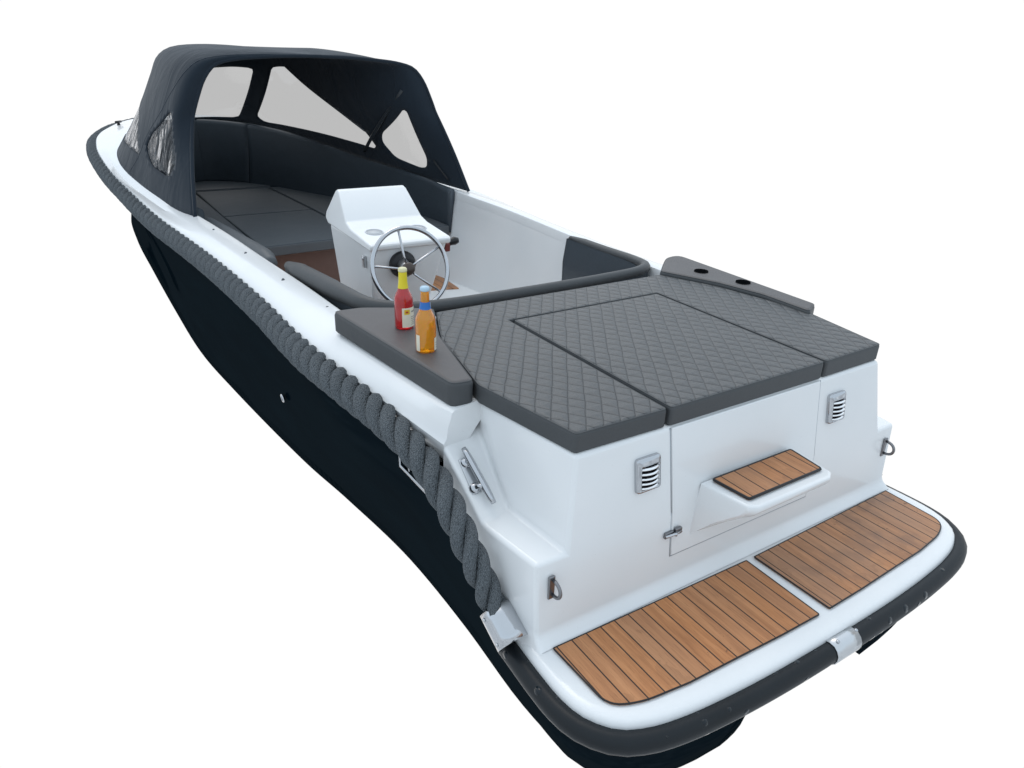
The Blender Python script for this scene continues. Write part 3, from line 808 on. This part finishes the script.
for k, P in WP.items():
    g_ = list(P); e_ = [(i, (i+1) % len(P)) for i in range(len(P))]
    u0, u1 = min(p[0] for p in P), max(p[0] for p in P); v0, v1 = min(p[1] for p in P), max(p[1] for p in P)
    for i in range(1, 24):
        for j in range(1, 12):
            q = (u0+(u1-u0)*i/24, v0+(v1-v0)*j/12)
            if inside(q, P): g_.append(q)
    V, F = patch(g_, e_, lambda c, P=P: inside(c, P))
    obj('clear_window', (V, F), M['crumple' if k in ('tp', 'pfr') else 'window'], hood)
for s in (-1, 1):
    e_ = .045 if s < 0 else 0
    q = cr([(s*(.68-e_), .0, 0), (s*(.705-e_), .12, 0), (s*(.715-e_*1.2), .22, 0), (s*(.765-e_), .40, 0), (s*.825, .60, 0), (s*.87, .80, 0), (s*.92, .97, 0)], 40)
    obj('hood_seam', tube([tuple(S(a, b)) for a, b, _ in q], .0075, 6), M['canvas'], hood)
# hem along the aft arch
hem = [tuple(S(-1, j/40)) for j in range(40)]+[tuple(S(1, j/40)) for j in range(40, -1, -1)]
obj('arch_hem', tube(hem, .013, 8), M['canvas'], hood)
# frame bars inside
def bar(ua, va, ub, vb, sag=.040, r=.014):
    A = S(ua, va); B = S(ub, vb); c = Vector((-.1, 4.3, .9)); P = []
    for k in range(9):
        p = A.lerp(B, k/8); P.append(tuple(p+(c-p).normalized()*sag*(2.9+.2*math.sin(math.pi*k/8))))
    return tube(P, r, 8)
obj('frame_bar', bar(.705, .06, .92, .50), M['bargrey'], hood)
obj('frame_strut', bar(.965, .03, .93, .12, .02, .007), M['black'], hood)
fs = []
obj('window_trim', tube([tuple(S(.299+(.662-.299)*k/10, .508+(.184-.508)*k/10)+Vector((-.012, -.012, 0))) for k in range(11)], .006, 6), M['trim'], hood)

# ------------------------------------------------------------------ bottles
def bottle(name, label, loc, kind):
    e = bpy.data.objects.new(name, None); COL.objects.link(e); e.location = loc; e['label'] = label; e['category'] = 'bottle'; e['group'] = 'drinks bottles on the side pad'
    bpy.context.view_layer.update()
    def T(d): return ([(p[0]*1.04+loc[0], p[1]*1.04+loc[1], p[2]+loc[2]) for p in d[0]], d[1])
    def prof(h):   # outer radius
        return table([(0, .030), (.004, .0325), (.10, .0325), (.113, .0312), (.125, .027), (.138, .0205), (.15, .0165), (.17, .0142), (.205, .0128), (.212, .0128)], h)
    hs = [0, .002, .004, .02, .04, .06, .08, .10, .106, .112, .118, .124, .13, .137, .144, .15, .16, .17, .18, .19, .2, .208]
    if kind == 'red':
        body = mat_drink('red_drink', (.78, .025, .028), (.36, .006, .010))
        neck = mat_plain('yellow_foil', (.80, .66, .03), .35); cap = mat_plain('pale_gold_cap', (.72, .68, .42), .35); bands = [(.148, .206, neck)]
    else:
        body = mat_drink('orange_drink', (1.0, .44, .006), (.90, .20, .002))
        neck = mat_plain('blue_foil', (.03, .16, .50), .35); cap = mat_plain('pale_blue_cap', (.45, .62, .74), .3); bands = [(.146, .170, neck)]
    obj('glass_body', T(lathe([(prof(h), h) for h in hs], n=28)), body, e)
    for a, b, m in bands:
        obj('neck_foil', T(lathe([(prof(a+(b-a)*k/8)+.0009, a+(b-a)*k/8) for k in range(9)], n=28, cap=False)), m, e)
    obj('crown_cap', T(lathe([(.0145, .206), (.0155, .209), (.0148, .216), (.012, .2195), (.004, .221)], n=24)), cap, e)
    paper = mat_plain('cream_label_paper', (.78, .74, .60), .6)
    def arc(a0, a1, h0, h1, d):
        rows = [[(math.cos(math.radians(a0+(a1-a0)*k/14))*(prof(h)+d), math.sin(math.radians(a0+(a1-a0)*k/14))*(prof(h)+d), h) for k in range(15)] for h in (h0, h0+(h1-h0)*.33, h0+(h1-h0)*.66, h1)]
        return T(grid(rows))
    if kind == 'red':
        lb = obj('paper_label', arc(-125, 5, .010, .082, .0008), paper, e)
        obj('label_patch', arc(-112, -78, .058, .076, .0013), mat_plain('yellow_ink', (.75, .50, .03), .6), lb)
        obj('label_patch', arc(-104, -88, .064, .070, .0017), mat_plain('red_ink', (.45, .05, .03), .6), lb)
        ink = mat_plain('grey_ink', (.25, .24, .22), .7)
        obj('label_lines', join(*[arc(-70+random.uniform(0, 6), -14-random.uniform(0, 22), h, h+.0022, .0013) for h in (.018, .025, .032, .039, .046)]+[arc(-66, -46, .064, .069, .0013), arc(-40, -22, .062, .070, .0013)]), ink, lb)
    else:
        lb = obj('paper_label', arc(-62, 8, .006, .050, .0008), paper, e)
        obj('paper_label', arc(-178, -150, .006, .062, .0008), paper, e)
        obj('label_stripe', arc(-40, 8, .050, .088, .0008), mat_plain('amber_ink', (.85, .45, .12), .5), e)
        obj('label_lines', join(*[arc(-50, -20, h, h+.003, .0013) for h in (.014, .022, .03)]), mat_plain('grey_ink_pale', (.35, .36, .35), .7), lb)
        obj('label_patch', arc(-58, -22, .149, .166, .0018) if False else arc(-40, -5, .150, .167, .0016), mat_plain('white_ink', (.70, .76, .80), .5), e)
bottle('drink_bottle', 'red drink bottle with yellow neck foil, behind the orange one on the side pad', (-.788, .726, .6385), 'red')
bottle('drink_bottle', 'orange drink bottle with blue neck band and cap, nearest the stern on the side pad', (-.815, .495, .6385), 'orange')

# ------------------------------------------------------------------ camera
CAM = (-1.7610, -1.4822, 1.5365); yaw, pit, roll_, foc = .5794, -.4360, .0356, 703.81
cam = bpy.data.cameras.new('camera'); co = bpy.data.objects.new('camera', cam); COL.objects.link(co)
f = Vector((math.sin(yaw)*math.cos(pit), math.cos(yaw)*math.cos(pit), math.sin(pit)))
r = f.cross(Vector((0, 0, 1))).normalized(); u = r.cross(f); c, s = math.cos(roll_), math.sin(roll_)
r, u = c*r+s*u, -s*r+c*u
co.matrix_world = Matrix(((r.x, u.x, -f.x, CAM[0]), (r.y, u.y, -f.y, CAM[1]), (r.z, u.z, -f.z, CAM[2]), (0, 0, 0, 1)))
cam.sensor_width = 36; cam.lens = foc/1024*36; cam.clip_end = 200; cam.clip_start = .05
SC.camera = co

# ------------------------------------------------------------------ light: hazy daylight
SUN_EL, SUN_AZ = math.radians(58), math.radians(10)          # azimuth from +y, clockwise
w = bpy.data.worlds.new('World'); SC.world = w; w.use_nodes = True; nt = w.node_tree; N = nt.nodes; Lk = nt.links
for q in list(N): N.remove(q)
out = N.new('ShaderNodeOutputWorld')
sky = N.new('ShaderNodeTexSky'); sky.sky_type = 'NISHITA'; sky.sun_disc = False; sky.sun_elevation = SUN_EL; sky.sun_rotation = SUN_AZ
sky.air_density = 1.0; sky.dust_density = 3.0
bs = N.new('ShaderNodeBackground'); bs.inputs[1].default_value = .07; Lk.new(sky.outputs[0], bs.inputs[0])
tc = N.new('ShaderNodeTexCoord'); sx = N.new('ShaderNodeSeparateXYZ'); Lk.new(tc.outputs['Generated'], sx.inputs[0])
def mth(op, a, b, cl=False):
    n_ = N.new('ShaderNodeMath'); n_.operation = op; n_.use_clamp = cl
    for i, v in enumerate((a, b)):
        if isinstance(v, (int, float)): n_.inputs[i].default_value = v
        else: Lk.new(v, n_.inputs[i])
    return n_.outputs[0]
fx, fy = math.sin(yaw), math.cos(yaw)
ahead = mth('ADD', mth('MULTIPLY', sx.outputs[0], fx), mth('MULTIPLY', sx.outputs[1], fy))
hor = mth('POWER', mth('ADD', mth('MULTIPLY', sx.outputs[0], sx.outputs[0]), mth('MULTIPLY', sx.outputs[1], sx.outputs[1])), .5)
cosaz = mth('DIVIDE', ahead, mth('MAXIMUM', hor, .001))
# white studio ground ahead, grey water behind and abeam
fa = mth('MULTIPLY', mth('SUBTRACT', cosaz, .45), 6.5, True)
wn = N.new('ShaderNodeTexNoise'); wn.inputs['Scale'].default_value = 5; wn.inputs['Detail'].default_value = 5; wn.inputs['Distortion'].default_value = 1.2
mp = N.new('ShaderNodeMapping'); mp.inputs['Scale'].default_value = (1, 1, 5); Lk.new(tc.outputs['Generated'], mp.inputs[0]); Lk.new(mp.outputs[0], wn.inputs[0])
wr = N.new('ShaderNodeValToRGB'); wr.color_ramp.elements[0].position = .42; wr.color_ramp.elements[0].color = (.52, .58, .64, 1)
wr.color_ramp.elements[1].position = .72; wr.color_ramp.elements[1].color = (1.15, 1.24, 1.33, 1); Lk.new(wn.outputs[0], wr.inputs[0])
mx = N.new('ShaderNodeMix'); mx.data_type = 'RGBA'; Lk.new(fa, mx.inputs[0]); Lk.new(wr.outputs[0], mx.inputs[6]); mx.inputs[7].default_value = (1.02, 1.02, 1.02, 1)
bg = N.new('ShaderNodeBackground'); Lk.new(mx.outputs[2], bg.inputs[0]); bg.inputs[1].default_value = 1.0
# overcast veil over the sky
bo = N.new('ShaderNodeBackground'); bo.inputs[0].default_value = (.83, .94, 1.0, 1); bo.inputs[1].default_value = .90
ad = N.new('ShaderNodeAddShader'); Lk.new(bs.outputs[0], ad.inputs[0]); Lk.new(bo.outputs[0], ad.inputs[1])
up = mth('MULTIPLY', mth('SUBTRACT', sx.outputs[2], .12), 6.0, True)
ms = N.new('ShaderNodeMixShader'); Lk.new(up, ms.inputs[0]); Lk.new(bg.outputs[0], ms.inputs[1]); Lk.new(ad.outputs[0], ms.inputs[2])
Lk.new(ms.outputs[0], out.inputs[0])
sl = bpy.data.lights.new('sun', 'SUN'); sl.energy = .35; sl.angle = math.radians(25); sl.color = (1, .97, .92)
so = bpy.data.objects.new('sun', sl); COL.objects.link(so)
sd = Vector((math.sin(SUN_AZ)*math.cos(SUN_EL), math.cos(SUN_AZ)*math.cos(SUN_EL), math.sin(SUN_EL)))
so.rotation_euler = sd.to_track_quat('Z', 'Y').to_euler(); so.location = (0, 0, 6)

SC.view_settings.view_transform = 'Standard'; SC.view_settings.look = 'None'; SC.view_settings.exposure = 0; SC.view_settings.gamma = 1
SC.view_settings.use_curve_mapping = False
SC.render.engine = 'CYCLES'; SC.cycles.max_bounces = 8; SC.cycles.transparent_max_bounces = 16
